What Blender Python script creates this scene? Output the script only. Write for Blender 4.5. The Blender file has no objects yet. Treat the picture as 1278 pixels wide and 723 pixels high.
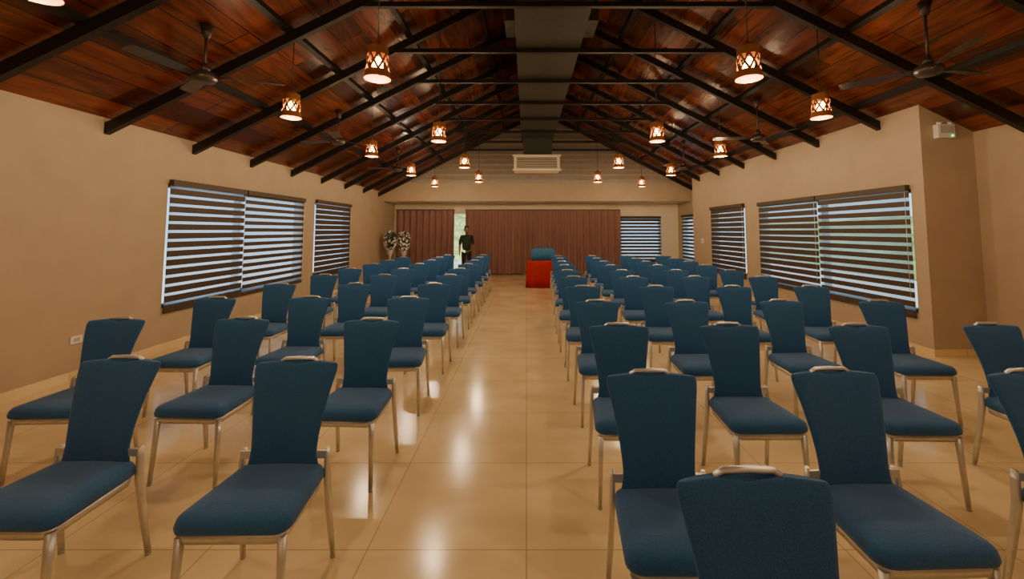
import bpy, math, random
from mathutils import Vector, noise
random.seed(7)
S=bpy.context.scene
COL=S.collection
# ------------------------------------------------------------ materials
def new_mat(name):
    m=bpy.data.materials.new(name); m.use_nodes=True
    nt=m.node_tree; b=nt.nodes['Principled BSDF']
    return m,nt,b
def simple(name,col,rough=.5,metal=0,noise_scale=None,var=.15,bump=0,coat=0,sheen=0,emis=None,es=0,spec=None):
    m,nt,b=new_mat(name)
    b.inputs['Base Color'].default_value=(*col,1)
    b.inputs['Roughness'].default_value=rough
    b.inputs['Metallic'].default_value=metal
    b.inputs['Coat Weight'].default_value=coat
    b.inputs['Sheen Weight'].default_value=sheen
    if spec is not None: b.inputs['Specular IOR Level'].default_value=spec
    if emis:
        b.inputs['Emission Color'].default_value=(*emis,1); b.inputs['Emission Strength'].default_value=es
    if noise_scale:
        tc=nt.nodes.new('ShaderNodeTexCoord'); n=nt.nodes.new('ShaderNodeTexNoise')
        n.inputs['Scale'].default_value=noise_scale; n.inputs['Detail'].default_value=4
        nt.links.new(tc.outputs['Object'],n.inputs['Vector'])
        r=nt.nodes.new('ShaderNodeValToRGB')
        r.color_ramp.elements[0].position=.3; r.color_ramp.elements[1].position=.7
        r.color_ramp.elements[0].color=(*[c*(1-var) for c in col],1)
        r.color_ramp.elements[1].color=(*[min(1,c*(1+var)) for c in col],1)
        nt.links.new(n.outputs['Fac'],r.inputs['Fac']); nt.links.new(r.outputs['Color'],b.inputs['Base Color'])
        if bump:
            bp=nt.nodes.new('ShaderNodeBump'); bp.inputs['Strength'].default_value=bump; bp.inputs['Distance'].default_value=.01
            nt.links.new(n.outputs['Fac'],bp.inputs['Height']); nt.links.new(bp.outputs['Normal'],b.inputs['Normal'])
    return m
M_wall=simple('wall_paint',(.44,.345,.25),.75,noise_scale=3,var=.04,bump=.05)
M_cream=simple('cream_paint',(.78,.70,.56),.7,noise_scale=3,var=.04)
M_siding=simple('siding_paint',(.36,.33,.29),.6,noise_scale=5,var=.06)
M_dark=simple('dark_steel',(.010,.008,.008),.45,noise_scale=8,var=.2)
M_blue=simple('blue_upholstery',(.015,.100,.275),.85,noise_scale=260,var=.28,bump=.35,sheen=.2)
M_metal=simple('champagne_metal',(.64,.62,.58),.36,metal=.7,noise_scale=30,var=.05)
M_chrome=simple('brushed_steel',(.80,.81,.84),.35,metal=.75)
M_brown=simple('blind_brown',(.060,.036,.021),.6,noise_scale=60,var=.15)
M_frame=simple('window_frame_wood',(.10,.055,.035),.5)
M_duct=simple('duct_fabric',(.045,.048,.04),.6,noise_scale=12,var=.12,bump=.1)
M_white=simple('white_plastic',(.75,.74,.70),.4)
M_grill=simple('black_strap_grill_shadow',(.03,.03,.025),.6)  # black of the duct straps; on the air handler, slot shade painted as dark bars
M_fan=simple('fan_brown',(.04,.028,.024),.35)
M_copper=simple('lamp_tin',(.24,.085,.022),.5,metal=.3)
M_bulb=simple('lamp_bulb',(1,.8,.5),.5,emis=(1,.55,.17),es=32)
M_red=simple('red_cloth',(.42,.012,.015),.8,noise_scale=20,var=.15)
M_bluecloth=simple('light_blue_cloth',(.03,.16,.33),.8,noise_scale=20,var=.15)
M_hedge=simple('hedge_leaf',(.42,.52,.16),.7,noise_scale=6,var=.5,bump=.6)
M_ground=simple('outdoor_paving',(.45,.47,.47),.9,noise_scale=2,var=.1)
M_led=simple('green_led',(0,.5,.1),.5,emis=(.1,1,.3),es=4)
M_grey=simple('grey_cloth',(.45,.45,.46),.8)
M_petal=simple('white_petals',(.80,.79,.79),.7,noise_scale=9,var=.15)
M_leaf=simple('leaf',(.03,.07,.03),.6,noise_scale=9,var=.4)
M_skin=simple('skin',(.22,.11,.07),.55,noise_scale=15,var=.08)
M_shirt=simple('dark_green_cloth',(.015,.028,.018),.85,noise_scale=15,var=.2)
M_trouser=simple('black_cloth',(.012,.012,.014),.85,noise_scale=15,var=.2)
M_hair=simple('black_hair',(.01,.008,.007),.5,noise_scale=60,var=.3)

def mat_curtain():
    m,nt,b=new_mat('curtain_taupe')
    b.inputs['Base Color'].default_value=(.27,.14,.115,1); b.inputs['Roughness'].default_value=.6
    b.inputs['Sheen Weight'].default_value=.2
    return m
M_curtain=mat_curtain()
def mat_sheer():
    m=bpy.data.materials.new('blind_sheer'); m.use_nodes=True; nt=m.node_tree; nt.nodes.clear()
    o=nt.nodes.new('ShaderNodeOutputMaterial'); mx=nt.nodes.new('ShaderNodeMixShader')
    tr=nt.nodes.new('ShaderNodeBsdfTransparent'); tl=nt.nodes.new('ShaderNodeBsdfTranslucent')
    tr.inputs['Color'].default_value=(.8,.86,.92,1); tl.inputs['Color'].default_value=(.68,.75,.82,1)
    mx.inputs[0].default_value=.6
    nt.links.new(tr.outputs[0],mx.inputs[1]); nt.links.new(tl.outputs[0],mx.inputs[2]); nt.links.new(mx.outputs[0],o.inputs[0])
    return m
M_sheer=mat_sheer()
def mat_floor():
    m,nt,b=new_mat('floor_tile'); N=nt.nodes; L=nt.links
    tc=N.new('ShaderNodeTexCoord'); mp=N.new('ShaderNodeMapping')
    mp.inputs['Location'].default_value=(8.0,8.15,0)
    L.new(tc.outputs['Object'],mp.inputs['Vector'])
    br=N.new('ShaderNodeTexBrick'); br.offset=0; br.squash=1
    br.inputs['Scale'].default_value=1; br.inputs['Brick Width'].default_value=.8; br.inputs['Row Height'].default_value=.8
    br.inputs['Mortar Size'].default_value=.003; br.inputs['Mortar Smooth'].default_value=.3
    br.inputs['Color1'].default_value=(.86,.68,.41,1); br.inputs['Color2'].default_value=(.80,.63,.375,1)
    br.inputs['Mortar'].default_value=(.46,.33,.19,1)
    L.new(mp.outputs[0],br.inputs['Vector'])
    n=N.new('ShaderNodeTexNoise'); n.inputs['Scale'].default_value=1.7; n.inputs['Detail'].default_value=7; n.inputs['Distortion'].default_value=.6
    L.new(tc.outputs['Object'],n.inputs['Vector'])
    r=N.new('ShaderNodeValToRGB'); r.color_ramp.elements[0].position=.3; r.color_ramp.elements[1].position=.7
    r.color_ramp.elements[0].color=(.82,.79,.74,1); r.color_ramp.elements[1].color=(1,1,1,1)
    L.new(n.outputs['Fac'],r.inputs['Fac'])
    mx=N.new('ShaderNodeMix'); mx.data_type='RGBA'; mx.blend_type='MULTIPLY'; mx.inputs[0].default_value=1
    L.new(br.outputs['Color'],mx.inputs[6]); L.new(r.outputs['Color'],mx.inputs[7]); L.new(mx.outputs[2],b.inputs['Base Color'])
    rr=N.new('ShaderNodeMapRange'); rr.inputs[3].default_value=.10; rr.inputs[4].default_value=.24
    L.new(n.outputs['Fac'],rr.inputs[0]); L.new(rr.outputs[0],b.inputs['Roughness'])
    return m
M_floor=mat_floor()
def mat_wood():
    m,nt,b=new_mat('ceiling_boards'); N=nt.nodes; L=nt.links
    uv=N.new('ShaderNodeUVMap'); uv.uv_map='UVMap'
    br=N.new('ShaderNodeTexBrick'); br.offset=.37; br.inputs['Scale'].default_value=1
    br.inputs['Brick Width'].default_value=2.6; br.inputs['Row Height'].default_value=.34
    br.inputs['Mortar Size'].default_value=.006; br.inputs['Bias'].default_value=0
    br.inputs['Color1'].default_value=(.22,.055,.025,1); br.inputs['Color2'].default_value=(.065,.017,.010,1)
    br.inputs['Mortar'].default_value=(.012,.005,.004,1)
    L.new(uv.outputs[0],br.inputs['Vector'])
    mp=N.new('ShaderNodeMapping'); mp.inputs['Scale'].default_value=(.6,4.5,1); L.new(uv.outputs[0],mp.inputs['Vector'])
    n=N.new('ShaderNodeTexNoise'); n.inputs['Scale'].default_value=2.0; n.inputs['Detail'].default_value=7; n.inputs['Distortion'].default_value=1.2
    L.new(mp.outputs[0],n.inputs['Vector'])
    r=N.new('ShaderNodeValToRGB'); r.color_ramp.elements[0].position=.3; r.color_ramp.elements[1].position=.72
    r.color_ramp.elements[0].color=(.38,.33,.31,1); r.color_ramp.elements[1].color=(1.3,1.2,1.05,1)
    L.new(n.outputs['Fac'],r.inputs['Fac'])
    mx=N.new('ShaderNodeMix'); mx.data_type='RGBA'; mx.blend_type='MULTIPLY'; mx.inputs[0].default_value=1
    L.new(br.outputs['Color'],mx.inputs[6]); L.new(r.outputs['Color'],mx.inputs[7]); L.new(mx.outputs[2],b.inputs['Base Color'])
    b.inputs['Roughness'].default_value=.24
    bp=N.new('ShaderNodeBump'); bp.inputs['Strength'].default_value=.15; bp.inputs['Distance'].default_value=.02
    L.new(n.outputs['Fac'],bp.inputs['Height']); L.new(bp.outputs[0],b.inputs['Normal'])
    return m
M_wood=mat_wood()

# ------------------------------------------------------------ mesh builder
class MB:
    def __init__(s): s.v=[];s.f=[];s.m=[];s.sm=[];s.mats=[]
    def mi(s,mat):
        if mat not in s.mats: s.mats.append(mat)
        return s.mats.index(mat)
    def face(s,idx,mat,smooth=False): s.f.append(tuple(idx)); s.m.append(s.mi(mat)); s.sm.append(smooth)
    def hexa(s,p,mat):
        o=len(s.v); s.v+= [tuple(q) for q in p]
        for f in ((0,3,2,1),(4,5,6,7),(0,1,5,4),(1,2,6,5),(2,3,7,6),(3,0,4,7)): s.face([o+i for i in f],mat)
    def box(s,x0,x1,y0,y1,z0,z1,mat):
        s.hexa([(x0,y0,z0),(x1,y0,z0),(x1,y1,z0),(x0,y1,z0),(x0,y0,z1),(x1,y0,z1),(x1,y1,z1),(x0,y1,z1)],mat)
    def loft(s,rings,mat,smooth=True,cap=True):
        o=len(s.v); n=len(rings[0])
        for r in rings: s.v+=[tuple(p) for p in r]
        for i in range(len(rings)-1):
            for j in range(n):
                a=o+i*n+j; b=o+i*n+(j+1)%n
                s.face((a,b,b+n,a+n),mat,smooth)
        if cap:
            s.face([o+j for j in range(n)][::-1],mat,False)
            s.face([o+(len(rings)-1)*n+j for j in range(n)],mat,False)
    def tube(s,pts,r,mat,n=8,smooth=True):
        pts=[Vector(p) for p in pts]
        if not isinstance(r,(list,tuple)): r=[r]*len(pts)
        rings=[]
        for i,p in enumerate(pts):
            d=(pts[min(i+1,len(pts)-1)]-pts[max(i-1,0)]).normalized()
            up=Vector((0,0,1)) if abs(d.z)<.9 else Vector((0,1,0))
            a=d.cross(up).normalized(); b=d.cross(a).normalized()
            rings.append([p+a*r[i]*math.cos(2*math.pi*k/n)+b*r[i]*math.sin(2*math.pi*k/n) for k in range(n)])
        s.loft(rings,mat,smooth)
    def mesh(s,name):
        me=bpy.data.meshes.new(name); me.from_pydata(s.v,[],s.f)
        for m in s.mats: me.materials.append(m)
        for p,mi,sm in zip(me.polygons,s.m,s.sm): p.material_index=mi; p.use_smooth=sm
        me.validate(); me.update(); return me
    def obj(s,name,loc=(0,0,0)):
        o=bpy.data.objects.new(name,s.mesh(name)); COL.objects.link(o); o.location=loc
        return o
def fixn(o):
    import bmesh
    bm=bmesh.new(); bm.from_mesh(o.data); bmesh.ops.recalc_face_normals(bm,faces=bm.faces); bm.to_mesh(o.data); bm.free()

# ------------------------------------------------------------ room dims
RX,RZ,SL=.50,5.71,.52
def rz(x): return RZ-SL*abs(x-RX)
XL=-4.89; XR=5.2; XO=5.9; XA=5.62
Y0=-4.0; YG=14.5; YF=15.75
YC1=5.53; YC2=13.25

# floor
b=MB(); b.box(XL-.2,XO+.2,Y0-.2,YF+.2,-.12,0,M_floor); b.obj('floor')
b=MB(); b.box(-40,40,-30,60,-.3,-.13,M_ground); b.obj('ground')
# ceiling / roof slabs with UV
def roof(name,sgn,xe):
    t=.14; x1=RX+sgn*(abs(xe-RX)); p=[]
    y0,y1=Y0-.6,YF+1
    P=[(RX,y0,RZ),(x1,y0,rz(x1)),(x1,y1,rz(x1)),(RX,y1,RZ)]
    q=[(a,bb,c+t) for a,bb,c in P]
    m=MB(); m.hexa(P+q,M_wood); o=m.obj(name); uvl=o.data.uv_layers.new(name='UVMap')
    for lp in o.data.loops:
        v=o.data.vertices[lp.vertex_index].co
        uvl.data[lp.index].uv=(v.y+10,abs(v.x-RX)*1.127)
    fixn(o); return o
roof('ceiling_left',-1,XL-1.1); roof('ceiling_right',1,XO+1.1)

def wall_y(name,x0,x1,y0,y1,holes,top=None,mat=M_wall):
    m=MB(); TOP=99
    ys=sorted({y0,y1}|{h[0] for h in holes}|{h[1] for h in holes})
    for a,c in zip(ys[:-1],ys[1:]):
        hs=[h for h in holes if h[0]<=a+1e-6 and h[1]>=c-1e-6]
        segs=[(0,TOP)] if not hs else [(0,hs[0][2]),(hs[0][3],TOP)]
        for za,zb in segs:
            if zb-za<1e-4: continue
            m.box(x0,x1,a,c,za,zb,mat)
    m.v=[(x,y,(rz(x) if top is None else top) if z>90 else z) for x,y,z in m.v]
    return m.obj(name)
def wall_x(name,x0,x1,y0,y1,holes,zb=0,top=None,mat=M_wall):
    m=MB(); xs=sorted({x0,x1}|{h[0] for h in holes}|{h[1] for h in holes}|({RX} if x0<RX<x1 else set()))
    for a,c in zip(xs[:-1],xs[1:]):
        hs=[h for h in holes if h[0]<=a+1e-6 and h[1]>=c-1e-6]
        segs=[(zb,99)] if not hs else [(zb,hs[0][2]),(hs[0][3],99)]
        for za,zc in segs:
            if zc-za<1e-4: continue
            m.box(a,c,y0,y1,za,zc,mat)
    m.v=[(x,y,(rz(x) if top is None else top) if z>90 else z) for x,y,z in m.v]
    return m.obj(name)
LW=[(5.77,9.29,.55,2.25),(9.8,11.75,.57,2.27)]
RW=[(5.72,9.47,.50,2.17),(10.1,11.93,.52,2.2)]
wall_y('wall_left',XL-.2,XL,Y0,YF+.2,LW)
wall_y('wall_right',XR,XR+.2,YC1,YC2,RW)
wall_y('wall_right_outer',XO,XO+.2,Y0,YC1+.2,[])
wall_x('wall_right_return',XR+.2,XO,YC1,YC1+.2,[])
wall_x('wall_right_far_return',XR+.2,XA+.2,YC2-.2,YC2,[])
wall_y('wall_right_alcove',XA,XA+.2,YC2,YF+.2,[(14.2,15.3,.55,2.1)])
DX=(-2.64,-2.24)
FW=[(DX[0]-.1,DX[1]+.1,0,2.28),(3.47,4.97,.52,2.07)]
wall_x('wall_back',XL,XA,YF,YF+.2,FW,top=2.6,mat=M_cream)
wall_x('wall_front',XL,XO,Y0-.2,Y0,[])
wall_x('wall_gable',XL,XA,YG,YG+.15,[],zb=2.6,mat=M_wall)
b=MB(); z=3.35
while z<RZ-.25:
    h=.135; hw0=(RZ-z)/SL-.05; hw1=(RZ-z-h)/SL-.05
    def cx(v): return max(XL+.01,min(XA-.01,v))
    a0,a1,c0,c1=cx(RX-hw0),cx(RX+hw0),cx(RX-hw1),cx(RX+hw1)
    b.hexa([(a0,YG-.06,z),(a1,YG-.06,z),(a1,YG-.002,z),(a0,YG-.002,z),(c0,YG-.012,z+h),(c1,YG-.012,z+h),(c1,YG-.002,z+h),(c0,YG-.002,z+h)],M_siding)
    z+=.175
b.box(XL+.01,XA-.01,YG-.05,YG-.002,3.22,3.33,M_siding)
b.obj('trim_gable_siding')
b=MB(); b.box(XL,XA,YG+.15,YF,2.6,2.66,M_cream); b.obj('ceiling_alcove')
b=MB(); b.box(XL,XL+.015,Y0,YF,0,.09,M_floor); b.obj('baseboard_left')
b=MB(); b.box(XR-.015,XR,YC1-.015,YC2,0,.09,M_floor); b.box(XR,XO,YC1-.015,YC1,0,.09,M_floor); b.obj('baseboard_right')

# ------------------------------------------------------------ trusses
k=-6; ty=[]
while 4.88+1.3*k<YG-.1: ty.append(4.88+1.3*k); k+=1
for y in ty:
    if y<Y0+.2: continue
    b=MB(); w=.035; xr=XR if YC1<y<YC2 else (XO if y<=YC1 else XA)
    t0,t1=.06,.19
    for xe in (XL,xr):
        s=-1 if xe<RX else 1
        xa,xb=(xe,RX) if s<0 else (RX,xe)
        b.hexa([(xa,y-w,rz(xa)-t1),(xb,y-w,rz(xb)-t1),(xb,y+w,rz(xb)-t1),(xa,y+w,rz(xa)-t1),
                (xa,y-w,rz(xa)-t0),(xb,y-w,rz(xb)-t0),(xb,y+w,rz(xb)-t0),(xa,y+w,rz(xa)-t0)],M_dark)
    zt=4.29
    hw=(RZ-zt)/SL-.25
    b.box(RX-hw,RX+hw,y-.028,y+.028,zt-.04,zt+.02,M_dark)
    b.obj('roof_truss')
b=MB()
for sgn in (-1,1):
    for dx in (.15,1.2,2.25,3.3,4.35):
        x=RX+sgn*dx
        b.hexa([(x-.03,Y0,rz(x-.03)-.06),(x+.03,Y0,rz(x+.03)-.06),(x+.03,YG-.04,rz(x+.03)-.06),(x-.03,YG-.04,rz(x-.03)-.06),
                (x-.03,Y0,rz(x-.03)),(x+.03,Y0,rz(x+.03)),(x+.03,YG-.04,rz(x+.03)),(x-.03,YG-.04,rz(x-.03))],M_dark)
b.obj('roof_purlins')
# ------------------------------------------------------------ duct
b=MB(); dx0,dx1=-.15,.80
b.box(dx0,dx1,-2,12.8,4.32,4.80,M_duct)
y=-1.5
while y<12.7:
    b.box(dx0-.012,dx1+.012,y-.02,y+.02,4.315,4.81,M_grill); y+=1.3
b.box(dx0-.14,dx1+.16,5.45,5.95,4.38,4.68,M_duct)
b.box(dx0+.05,dx1-.05,12.35,12.8,3.80,4.32,M_duct)
for yy in (1,3.6,6.2,8.8,11.4):
    for xx in (dx0+.03,dx1-.03): b.tube([(xx,yy,4.80),(xx,yy,rz(xx)-.02)],.008,M_dark,6)
b.obj('air_duct')
b=MB(); b.box(-.36,.96,12.1,12.85,3.34,3.76,M_cream)
for i in range(7): b.box(-.28,.88,12.08,12.1,3.40+i*.045,3.422+i*.045,M_grill)
b.box(-.40,1.0,12.06,12.1,3.32,3.37,M_cream); b.box(-.40,1.0,12.06,12.1,3.73,3.78,M_cream)
b.obj('air_handler')

# ------------------------------------------------------------ blinds/windows
def blind_mesh(w,h,pitch=.122,frac=.60,phase=0):
    m=MB()
    m.box(0,w,-.045,.02,h-.03,h+.05,M_brown)
    o=len(m.v); m.v+=[(0.006,.012,0),(w-.006,.012,0),(w-.006,.012,h),(0.006,.012,h)]; m.face((o,o+1,o+2,o+3),M_sheer)
    z=phase
    while z<h-.03:
        z1=min(z+pitch*frac,h-.03); z0=max(z,0)
        if z1>z0: m.box(0,w,-.006,.004,z0,z1,M_brown)
        z+=pitch
    m.tube([(0,-.0,-.01),(w,-.0,-.01)],.014,M_brown,8)
    m.tube([(w-.03,-.03,h),(w-.03,-.03,.25)],.003,M_white,5)
    return m
def place(m,name,loc,rot):
    o=m.obj(name,loc); o.rotation_euler=(0,0,rot); return o
def frame_mesh(w,h,t=.05,d=.1,mull=()):
    m=MB(); m.box(0,w,0,d,0,t,M_frame); m.box(0,w,0,d,h-t,h,M_frame); m.box(0,t,0,d,t,h-t,M_frame); m.box(w-t,w,0,d,t,h-t,M_frame)
    for x in mull: m.box(x-t/2,x+t/2,0,d,t,h-t,M_frame)
    return m
R90=math.pi/2
def win_left(ya,yb,za,zb,splits,fr=(.6,.52)):
    ed=[ya]+splits+[yb]
    place(frame_mesh(yb-ya,zb-za,mull=[s-ya for s in splits]),'window_frame',(XL-.06,ya,za),R90)
    for i,(a,c) in enumerate(zip(ed[:-1],ed[1:])):
        place(blind_mesh(c-a-.03,zb-za+.04,phase=-.03*i,frac=fr[i]),'window_blind',(XL+.022,a+.015,za-.04),R90)
win_left(5.77,9.29,.55,2.25,[7.34],fr=(.69,.56)); win_left(9.8,11.75,.57,2.27,[],fr=(.83,))
def win_right(x,ya,yb,za,zb,splits,fr=(.6,.6)):
    ed=[ya]+splits+[yb]
    place(frame_mesh(yb-ya,zb-za,mull=[yb-s for s in splits]),'window_frame',(x+.06,yb,za),-R90)
    for i,(a,c) in enumerate(zip(ed[:-1],ed[1:])):
        place(blind_mesh(c-a-.03,zb-za+.04,phase=-.04*i,frac=fr[i]),'window_blind',(x-.022,c-.015,za-.04),-R90)
win_right(XR,5.72,9.47,.50,2.17,[7.55],fr=(.62,.74)); win_right(XR,10.1,11.93,.52,2.2,[],fr=(.83,)); win_right(XA,14.2,15.3,.55,2.1,[])
place(frame_mesh(1.5,1.55),'window_frame',(3.47,YF+.06,.52),0)
place(blind_mesh(1.5,1.6,frac=.66),'window_blind',(3.47,YF-.022,.48),0)
m=MB(); w=DX[1]-DX[0]+.2; x0=DX[0]-.1
m.box(x0,x0+.05,YF+.05,YF+.15,0,2.28,M_white); m.box(x0+w-.05,x0+w,YF+.05,YF+.15,0,2.28,M_white); m.box(x0+.05,x0+w-.05,YF+.05,YF+.15,2.22,2.28,M_white)
m.obj('trim_door')
# ------------------------------------------------------------ curtains
def curtain(x0,x1,name):
    m=MB(); n=int((x1-x0)/.02); zs=[.03,.6,1.2,1.8,2.2,2.34]
    for z in zs:
        for i in range(n+1):
            x=x0+(x1-x0)*i/n
            ph=x*2*math.pi/.23+1.6*noise.noise(Vector((x*1.3,0,0)))
            amp=.065*(1-.5*(z/2.34)**3)*(1+.5*noise.noise(Vector((x*2,z*.4,3))))
            m.v.append((x,YF-.17+amp*math.sin(ph),z))
    for j in range(len(zs)-1):
        for i in range(n):
            a=j*(n+1)+i; m.face((a,a+1,a+n+2,a+n+1),M_curtain,True)
    m.box(x0,x1,YF-.20,YF-.12,2.34,2.38,M_frame)
    return m.obj(name)
curtain(XL+.12,DX[0],'curtain'); curtain(DX[1],3.44,'curtain')

# ------------------------------------------------------------ chair
def rrect(w0,w1,y0,y1,r,z,n=5,sc=0,zf=0):
    pts=[]
    w0-=sc; w1-=sc; ya=y0+sc; yb=y1-sc; r=max(.004,r-sc)
    cs=[(w1-r,yb-r,0),(-w1+r,yb-r,90),(-w0+r,ya+r,180),(w0-r,ya+r,270)]
    for cx_,cy,a0 in cs:
        for k in range(n):
            a=math.radians(a0+90*k/(n-1)); px=cx_+r*math.cos(a); py=cy+r*math.sin(a)
            t=max(0,min(1,(y0+.14-py)/.14))
            pts.append((px,py,z-zf*t*t))
    return pts
def build_chair(blue=M_blue):
    m=MB()
    m.loft([rrect(.205,.185,-.19,.20,.04,.375),rrect(.21,.19,-.195,.205,.04,.412)],M_metal)
    prof=[(.412,.012),(.42,.0),(.445,-.004),(.468,.004),(.480,.018),(.486,.05),(.489,.10)]
    m.loft([rrect(.228,.200,-.208,.215,.055,z,6,sc,.012 if z>.44 else 0) for z,sc in prof],blue)
    zb,zt=.46,.935
    def hw(t): return .152+.064*(t**1.7)+.022*max(0,(.25-t)/.25)**2
    def cy(t): return .205+.02*t+.085*t*t
    rings=[]; NU=24
    ts=[0,.02,.1,.2,.32,.44,.56,.68,.78,.87,.93,.965,.985,.997]
    for t in ts:
        ring=[]
        e=1.0
        if t>.9: e=math.sqrt(max(.02,1-((t-.9)/.1)**2))
        if t<.05: e=.8
        th=.021*(.35+.65*e); W=hw(t)-.020*(1-e)*(1 if t>.9 else .2)
        for k in range(NU):
            a=2*math.pi*k/NU; ca,sa=math.cos(a),math.sin(a)
            u=math.copysign(abs(ca)**.55,ca); q=math.copysign(abs(sa)**.8,sa)
            ztop=zt-.010*u*u-.018*max(0,1-(abs(u)/.42)**4)
            z=zb+(ztop-zb)*t
            ring.append((u*W,cy(t)-.022*u*u+q*th,z))
        rings.append(ring)
    m.loft(rings,blue)
    yt=cy(1)
    m.tube([(-.092,yt,.900),(-.088,yt,.930),(-.07,yt,.941),(0,yt,.944),(.07,yt,.941),(.088,yt,.930),(.092,yt,.900)],.0095,M_chrome,8)
    m.box(-.12,.12,.19,.205,.39,.50,M_metal)
    def leg(pts,rs):
        rings=[]
        for p,(a,c) in zip(pts,rs):
            r=[]
            for k in range(12):
                t=2*math.pi*k/12; ca,sa=math.cos(t),math.sin(t)
                r.append((p[0]+a*math.copysign(abs(ca)**.5,ca),p[1]+c*math.copysign(abs(sa)**.5,sa),p[2]))
            rings.append(r)
        m.loft(rings,M_metal)
    for s in (-1,1):
        leg([(s*.212,-.198,.012),(s*.204,-.184,.25),(s*.200,-.176,.40)],[(.0105,.0105),(.013,.013),(.015,.016)])
        leg([(s*.218,.262,.012),(s*.210,.228,.22),(s*.207,.200,.40),(s*.203,.203,.50),(s*.198,.210,.545)],[(.0105,.011),(.0125,.015),(.013,.018),(.011,.016),(.008,.011)])
        m.tube([(s*.2125,-.1985,0),(s*.212,-.198,.014)],.0125,M_grey,10)
        m.tube([(s*.2185,.2625,0),(s*.218,.262,.014)],.0125,M_grey,10)
        m.box(s*.16-.045,s*.16+.045,.185,.2,.505,.54,M_metal)
    return m
chair_me=None
def put_chair(x,y,rot=0):
    global chair_me
    if chair_me is None:
        o=build_chair().obj('banquet_chair'); chair_me=o.data; fixn(o)
    else:
        o=bpy.data.objects.new('banquet_chair',chair_me); COL.objects.link(o)
    o.location=(x,y,0); o.rotation_euler=(0,0,rot); return o
rows_l=[2.25,3.25,4.28,5.38,6.45,7.5,8.55,9.6,10.65,11.7]
for ri,d in enumerate(rows_l):
    for x in (-1.16,-2.15,-3.06):
        if ri>=9 and x<-3: continue
        if ri==0 and x<-2: x+=.07 if x>-3 else -.12
        put_chair(x+random.uniform(-.02,.02),d-.29+random.uniform(-.03,.03),random.uniform(-.05,.05))
rows_r=[2.05,3.06,4.07,5.15,6.2,7.22,8.25,9.25,10.25,11.25]
put_chair(.61,1.20-.29,0)
offs=[(-.09,-.09,-.12,-.1),(-.01,-.11,-.14,-.10),(0,-.04,-.06,-.07)]
for ri,d in enumerate(rows_r):
    for ci,x in enumerate((.66,1.55,2.47,3.40)):
        if ri<3: x+=offs[ri][ci]
        if ri>4: x+=.035*(ri-4)
        put_chair(x+random.uniform(-.012,.012),d-.29+random.uniform(-.02,.02),random.uniform(-.05,.05))
    
# white flower arrangements on stands, far left corner
def flowers(x,y,h):
    m=MB()
    m.loft([[(r*math.cos(2*math.pi*k/16),r*math.sin(2*math.pi*k/16),z) for k in range(16)] for r,z in((.15,0),(.15,.02),(.03,.05),(.02,h*.5),(.03,h-.1),(.09,h),(.11,h+.12),(.10,h+.13))],M_grey)
    for i in range(240):
        a=random.uniform(0,6.283); t=random.random(); R=.18*math.sqrt(1-(2*t-1)**2)+.03
        c=Vector((R*math.cos(a),R*math.sin(a),h+.10+.66*t))
        nrm=Vector((math.cos(a),math.sin(a),(t-.4)*1.6)).normalized()
        u=nrm.cross(Vector((0,0,1))).normalized(); v=nrm.cross(u)
        mat=M_petal if random.random()<.72 else M_leaf; rr=random.uniform(.03,.05)
        o=len(m.v); m.v.append(tuple(c+nrm*.004))
        for k in range(10):
            q=2*math.pi*k/10; r2=rr*(1 if k%2 else .55)
            m.v.append(tuple(c+u*r2*math.cos(q)+v*r2*math.sin(q)+nrm*(.015 if k%2 else 0)))
        for k in range(10): m.face((o,o+1+k,o+1+(k+1)%10),mat)
        m.tube([tuple(c),(c.x*.2,c.y*.2,h+.1)],.003,M_leaf,4)
    m.obj('flower_arrangement',(x,y,0))
flowers(-4.50,14.1,.84); flowers(-4.08,14.2,.82)

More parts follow.
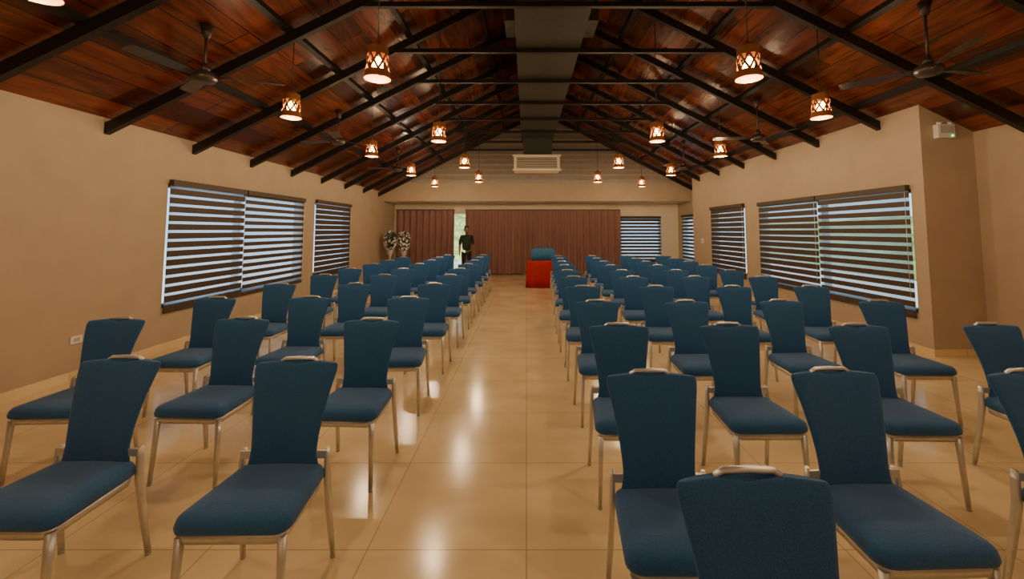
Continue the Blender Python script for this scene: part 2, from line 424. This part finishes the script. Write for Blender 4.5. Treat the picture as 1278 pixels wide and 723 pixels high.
# ------------------------------------------------------------ pendants: tin cylinder lanterns with cut-out middle band
def pendant(x,y,zc=3.06,power=32):
    m=MB(); H=.28; n=24; zt=H/2; zb_=-H/2
    def rad(t): return .088+.022*(1-t)**2
    def ring(t,dr=0): return [((rad(t)+dr)*math.cos(2*math.pi*k/n),(rad(t)+dr)*math.sin(2*math.pi*k/n),zb_+H*t) for k in range(n)]
    m.loft([ring(0),ring(.1),ring(.24)],M_copper,cap=False)
    m.loft([ring(.74),ring(.88),ring(1)],M_copper,cap=False)
    m.loft([ring(0,.003),ring(.03,.003)],M_copper,cap=False)
    def P(a,t): return (rad(t)*math.cos(a),rad(t)*math.sin(a),zb_+H*t)
    for i in range(8):
        a0=2*math.pi*i/8; w=.11
        for s in (-1,1):
            o=len(m.v)
            for j in range(7):
                t=.23+.52*j/6; a=a0+s*(j/6-.5)*2*math.pi/8
                m.v+=[P(a-w,t),P(a+w,t)]
            for j in range(6):
                q=o+2*j; m.face((q,q+1,q+3,q+2),M_copper,True)
    m.loft([[(r*math.cos(2*math.pi*k/n),r*math.sin(2*math.pi*k/n),z) for k in range(n)] for r,z in ((rad(1),zt),(.05,zt+.012),(.02,zt+.03),(.012,zt+.06))],M_copper)
    m.tube([(0,0,zt),(0,0,zt-.07)],.02,M_dark,10)
    rings=[]
    for j in range(1,10):
        a=math.pi*j/10; rings.append([(.048*math.sin(a)*math.cos(2*math.pi*k/12),.048*math.sin(a)*math.sin(2*math.pi*k/12),-.015-.075*math.cos(a)) for k in range(12)])
    m.loft(rings,M_bulb)
    top=rz(x)-.05-zc
    m.tube([(0,0,zt+.04),(0,0,top)],.005,M_dark,6)
    m.tube([(0,0,top-.05),(0,0,top)],[.035,.045],M_copper,10)
    o=m.obj('pendant_lamp',(x,y,zc))
    l=bpy.data.lights.new('lamp_light','POINT'); l.energy=power; l.color=(1,.72,.42); l.shadow_soft_size=.04
    lo=bpy.data.objects.new('lamp_light',l); COL.objects.link(lo); lo.parent=o; lo.location=(0,0,zb_-.035)
for d in (-2.9,-.3,2.3,4.9,7.5,10.1,12.7):
    pw=17 if d<1 else (25 if d<4 else 40)
    pendant(-2.76,d,power=pw); pendant(3.46,d,power=pw)
for d in (-1.6,1.02,3.62,6.22,8.85,11.5):
    pw=18 if d<0 else (32 if d<3 else 44)
    pendant(-1.30,d,power=pw); pendant(1.94,d,power=pw)

# ------------------------------------------------------------ fans
def fan(x,y,zc,rot):
    m=MB()
    prof=[(.03,-.06),(.09,-.055),(.115,-.02),(.115,.02),(.08,.05),(.03,.07)]
    m.loft([[(r*math.cos(2*math.pi*k/20),r*math.sin(2*math.pi*k/20),z) for k in range(20)] for r,z in prof],M_fan)
    m.tube([(0,0,.06),(0,0,rz(x)-zc-.05)],.013,M_fan,8)
    m.tube([(0,0,rz(x)-zc-.16),(0,0,rz(x)-zc-.02)],[.03,.06],M_fan,12)
    m.tube([(0,0,.06),(0,0,.14)],[.05,.025],M_fan,12)
    for i in range(3):
        a=rot+i*2*math.pi/3; ca,sa=math.cos(a),math.sin(a)
        def T(u,v,z): return (u*ca-v*sa,u*sa+v*ca,z)
        pr=[(.10,.02),(.17,.025),(.22,.055),(.40,.062),(.60,.070),(.70,.066),(.73,.045)]
        rings=[]
        for u,w in pr:
            rings.append([T(u,-w,-.012),T(u,w,.016),T(u,w,.022),T(u,-w,-.006)])
        m.loft(rings,M_fan,smooth=False)
    o=m.obj('ceiling_fan',(x,y,zc)); fixn(o)
for i,d in enumerate((4.25,7.35,10.8)):
    fan(-3.30,d,3.17,.35+i*.5); fan(3.98,d-.15,3.19,.2+i*.7)

# ------------------------------------------------------------ details
m=MB()
def drape(z,e,amp):
    pts=[]; n=96
    for k in range(n):
        a=2*math.pi*k/n; ca,sa=math.cos(a),math.sin(a)
        x=math.copysign(abs(ca)**.25,ca)*(.52+e); y=math.copysign(abs(sa)**.25,sa)*(.30+e)
        f=amp*math.sin(a*22); pts.append((x*(1+f),y*(1+f),z))
    return pts
m.loft([drape(0.005,.03,.03),drape(.3,.02,.025),drape(.6,.008,.012),drape(.74,.0,.0),drape(.755,-.01,0)],M_red)
m.obj('draped_table',(.54,12.3,0))
m=MB()
m.loft([rrect(.32,.32,-.2,.2,.05,0),rrect(.35,.35,-.22,.22,.06,.16),rrect(.34,.34,-.22,.22,.06,.28),rrect(.28,.28,-.17,.17,.06,.34,sc=.02)],M_bluecloth)
m.tube([(-.15,0,.33),(-.12,0,.42),(0,0,.45),(.12,0,.42),(.15,0,.33)],.012,M_bluecloth,8)
m.obj('storage_bag',(.48,12.3,.755))

# ------------------------------------------------------------ person standing by the door (dark clothes)
def skinned(name,joints,edges,mat,parent,root=0,sub=2):
    me=bpy.data.meshes.new(name); me.from_pydata([j[0] for j in joints],edges,[]); me.materials.append(mat)
    o=bpy.data.objects.new(name,me); COL.objects.link(o); o.parent=parent
    mod=o.modifiers.new('skin','SKIN'); mod.use_smooth_shade=True
    for i,j in enumerate(joints):
        sv=me.skin_vertices[0].data[i]; r=j[1]; sv.radius=(r if isinstance(r,tuple) else (r,r)); sv.use_root=(i==root)
    s=o.modifiers.new('sub','SUBSURF'); s.levels=sub; s.render_levels=sub
    return o
def person(loc,rot):
    E=bpy.data.objects.new('standing_person',None); COL.objects.link(E); E.location=loc; E.rotation_euler=(0,0,rot)
    J=[((0,0,.93),(.165,.115)),((0,0,1.10),(.150,.105)),((0,0,1.28),(.175,.115)),((0,0,1.40),(.15,.09)),((0,0,1.47),(.06,.06)),
       ((.16,0,1.40),.068),((.205,.01,1.24),.058),((.222,.01,1.12),.052),
       ((-.16,0,1.40),.068),((-.205,.01,1.24),.058),((-.222,.01,1.12),.052)]
    skinned('shirt',J,[(0,1),(1,2),(2,3),(3,4),(3,5),(5,6),(6,7),(3,8),(8,9),(9,10)],M_shirt,E)
    J=[((0,0,.96),(.15,.10)),((.09,0,.86),.092),((.10,-.01,.50),.062),((.11,.01,.28),.058),((.115,.01,.07),.045),
       ((-.09,0,.86),.092),((-.10,-.01,.50),.062),((-.11,.01,.28),.058),((-.115,.01,.07),.045)]
    skinned('trousers',J,[(0,1),(1,2),(2,3),(3,4),(0,5),(5,6),(6,7),(7,8)],M_trouser,E)
    for s in (-1,1):
        J=[((s*.115,.04,.05),.042),((s*.118,-.04,.042),.042),((s*.125,-.13,.032),.034),((s*.128,-.175,.028),.026)]
        skinned('shoe',J,[(0,1),(1,2),(2,3)],M_hair,E)
        J=[((s*.220,.01,1.16),.042),((s*.232,-.02,1.02),.038),((s*.238,-.06,.88),.027),((s*.238,-.075,.83),(.018,.034)),((s*.238,-.085,.785),(.014,.036))]
        skinned('forearm',J,[(0,1),(1,2),(2,3),(3,4)],M_skin,E)
        for f,(dy,L) in enumerate(((-.028,.07),(-.010,.08),(.009,.075),(.026,.058))):
            p=Vector((s*.238,-.085+dy,.785))
            skinned('finger',[(tuple(p),.009),(tuple(p+Vector((-s*.004,-.002,-L*.5))),.0085),(tuple(p+Vector((-s*.018,-.004,-L))),.007)],[(0,1),(1,2)],M_skin,E,sub=1)
        p=Vector((s*.233,-.10,.835))
        skinned('thumb',[(tuple(p),.011),(tuple(p+Vector((-s*.006,-.03,-.025))),.010),(tuple(p+Vector((-s*.010,-.04,-.055))),.008)],[(0,1),(1,2)],M_skin,E,sub=1)
    m=MB(); rings=[]
    prof=[(1.44,.052,.055,.01),(1.50,.052,.055,.0),(1.52,.050,.062,-.008),(1.535,.052,.082,-.018),(1.56,.062,.092,-.014),(1.60,.070,.097,-.006),(1.64,.075,.099,0),(1.68,.076,.099,.004),(1.71,.070,.092,.006),(1.735,.052,.070,.008),(1.747,.02,.03,.008)]
    for z,a,bb,oy in prof:
        rings.append([(a*math.cos(2*math.pi*k/24),oy+bb*math.sin(2*math.pi*k/24),z) for k in range(24)])
    m.loft(rings,M_skin)
    m.tube([(0,-.094,1.655),(0,-.106,1.63),(0,-.116,1.607),(0,-.098,1.60)],[.006,.010,.014,.008],M_skin,8)
    for s in (-1,1):
        m.tube([(s*.072,.005,1.60),(s*.083,.010,1.625),(s*.082,.014,1.655),(s*.072,.01,1.66)],[.006,.012,.012,.006],M_skin,8)
        m.tube([(s*.020,-.092,1.645),(s*.032,-.094,1.648),(s*.044,-.084,1.645)],[.003,.008,.003],M_white,8)
        m.tube([(s*.032,-.101,1.647),(s*.032,-.103,1.647)],.004,M_hair,8)
        m.tube([(s*.016,-.100,1.665),(s*.034,-.098,1.671),(s*.050,-.085,1.665)],[.002,.004,.002],M_hair,6)
    m.tube([(-.024,-.096,1.575),(0,-.105,1.577),(.024,-.096,1.575)],[.003,.007,.003],M_red,8)
    o=m.obj('head'); o.parent=E; fixn(o)
    m=MB(); rings=[]
    for z,a,bb,oy in [(1.58,.060,.05,.055),(1.62,.079,.085,.028),(1.66,.083,.092,.022),(1.70,.083,.104,.008),(1.73,.074,.094,.007),(1.755,.052,.068,.008),(1.767,.02,.03,.008)]:
        rings.append([(a*math.cos(2*math.pi*k/24),oy+bb*math.sin(2*math.pi*k/24),z+.004*math.sin(k*3)) for k in range(24)])
    m.loft(rings,M_hair); o=m.obj('hair'); o.parent=E; fixn(o)
person((-1.98,14.1,0),.3)

m=MB(); m.box(-.11,.11,-.07,0,-.09,.09,M_white); m.box(-.09,.09,-.078,-.07,-.03,.07,M_grey); m.box(.06,.08,-.08,-.07,-.07,-.055,M_led)
for s in (-1,1): m.tube([(s*.07,-.04,.09),(s*.07,-.05,.12)],[.02,.035],M_white,10)
m.obj('emergency_light',(5.48,YC1,2.90))
m=MB(); m.box(0,.012,-.06,.06,-.04,.04,M_white); m.box(.012,.016,-.03,.03,-.02,.02,M_grey); m.obj('wall_outlet',(XL,4.7,.42))
m=MB(); m.box(-.012,0,-.08,.08,-.06,.06,M_white); m.box(-.016,-.012,-.06,.06,-.03,.03,M_grey); m.obj('light_switch',(XR,12.6,1.3))
def hedge(name,x0,x1,y0,y1,h):
    import bmesh
    bm=bmesh.new()
    bmesh.ops.create_cube(bm,size=1); bmesh.ops.subdivide_edges(bm,edges=bm.edges,cuts=24,use_grid_fill=True)
    for v in bm.verts:
        p=Vector(((v.co.x+.5)*(x1-x0)+x0,(v.co.y+.5)*(y1-y0)+y0,(v.co.z+.5)*h-.13))
        q=noise.noise_vector(p*2.2)*.22
        q.z=q.z if p.z>.2 else 0
        v.co=p+q
    me=bpy.data.meshes.new(name); bm.to_mesh(me); bm.free(); me.materials.append(M_hedge)
    o=bpy.data.objects.new(name,me); COL.objects.link(o)
hedge('hedge',13.5,15,0,26,2.2)
hedge('hedge',-9,3,24,25.5,3.2)

# ------------------------------------------------------------ world + camera
w=bpy.data.worlds.new('World'); S.world=w; w.use_nodes=True
bg=w.node_tree.nodes['Background']; bg.inputs[0].default_value=(.52,.77,1,1); bg.inputs[1].default_value=1.9
sun=bpy.data.lights.new('sun','SUN'); sun.energy=7; sun.angle=.03; sun.color=(1,.95,.80)
so=bpy.data.objects.new('sun',sun); COL.objects.link(so)
so.rotation_euler=(math.radians(35),0,math.radians(0)); so.location=(0,-10,20)
cam=bpy.data.cameras.new('camera'); co=bpy.data.objects.new('camera',cam); COL.objects.link(co)
cam.sensor_width=36; cam.lens=530/1278*36; cam.clip_start=.02
P=math.radians(4); y0=288-530*math.tan(P)
cam.shift_y=-(361.5-y0)/1278; cam.shift_x=-18/1278
co.location=(0,0,1.6); co.rotation_euler=(math.pi/2+P,0,0)
S.camera=co
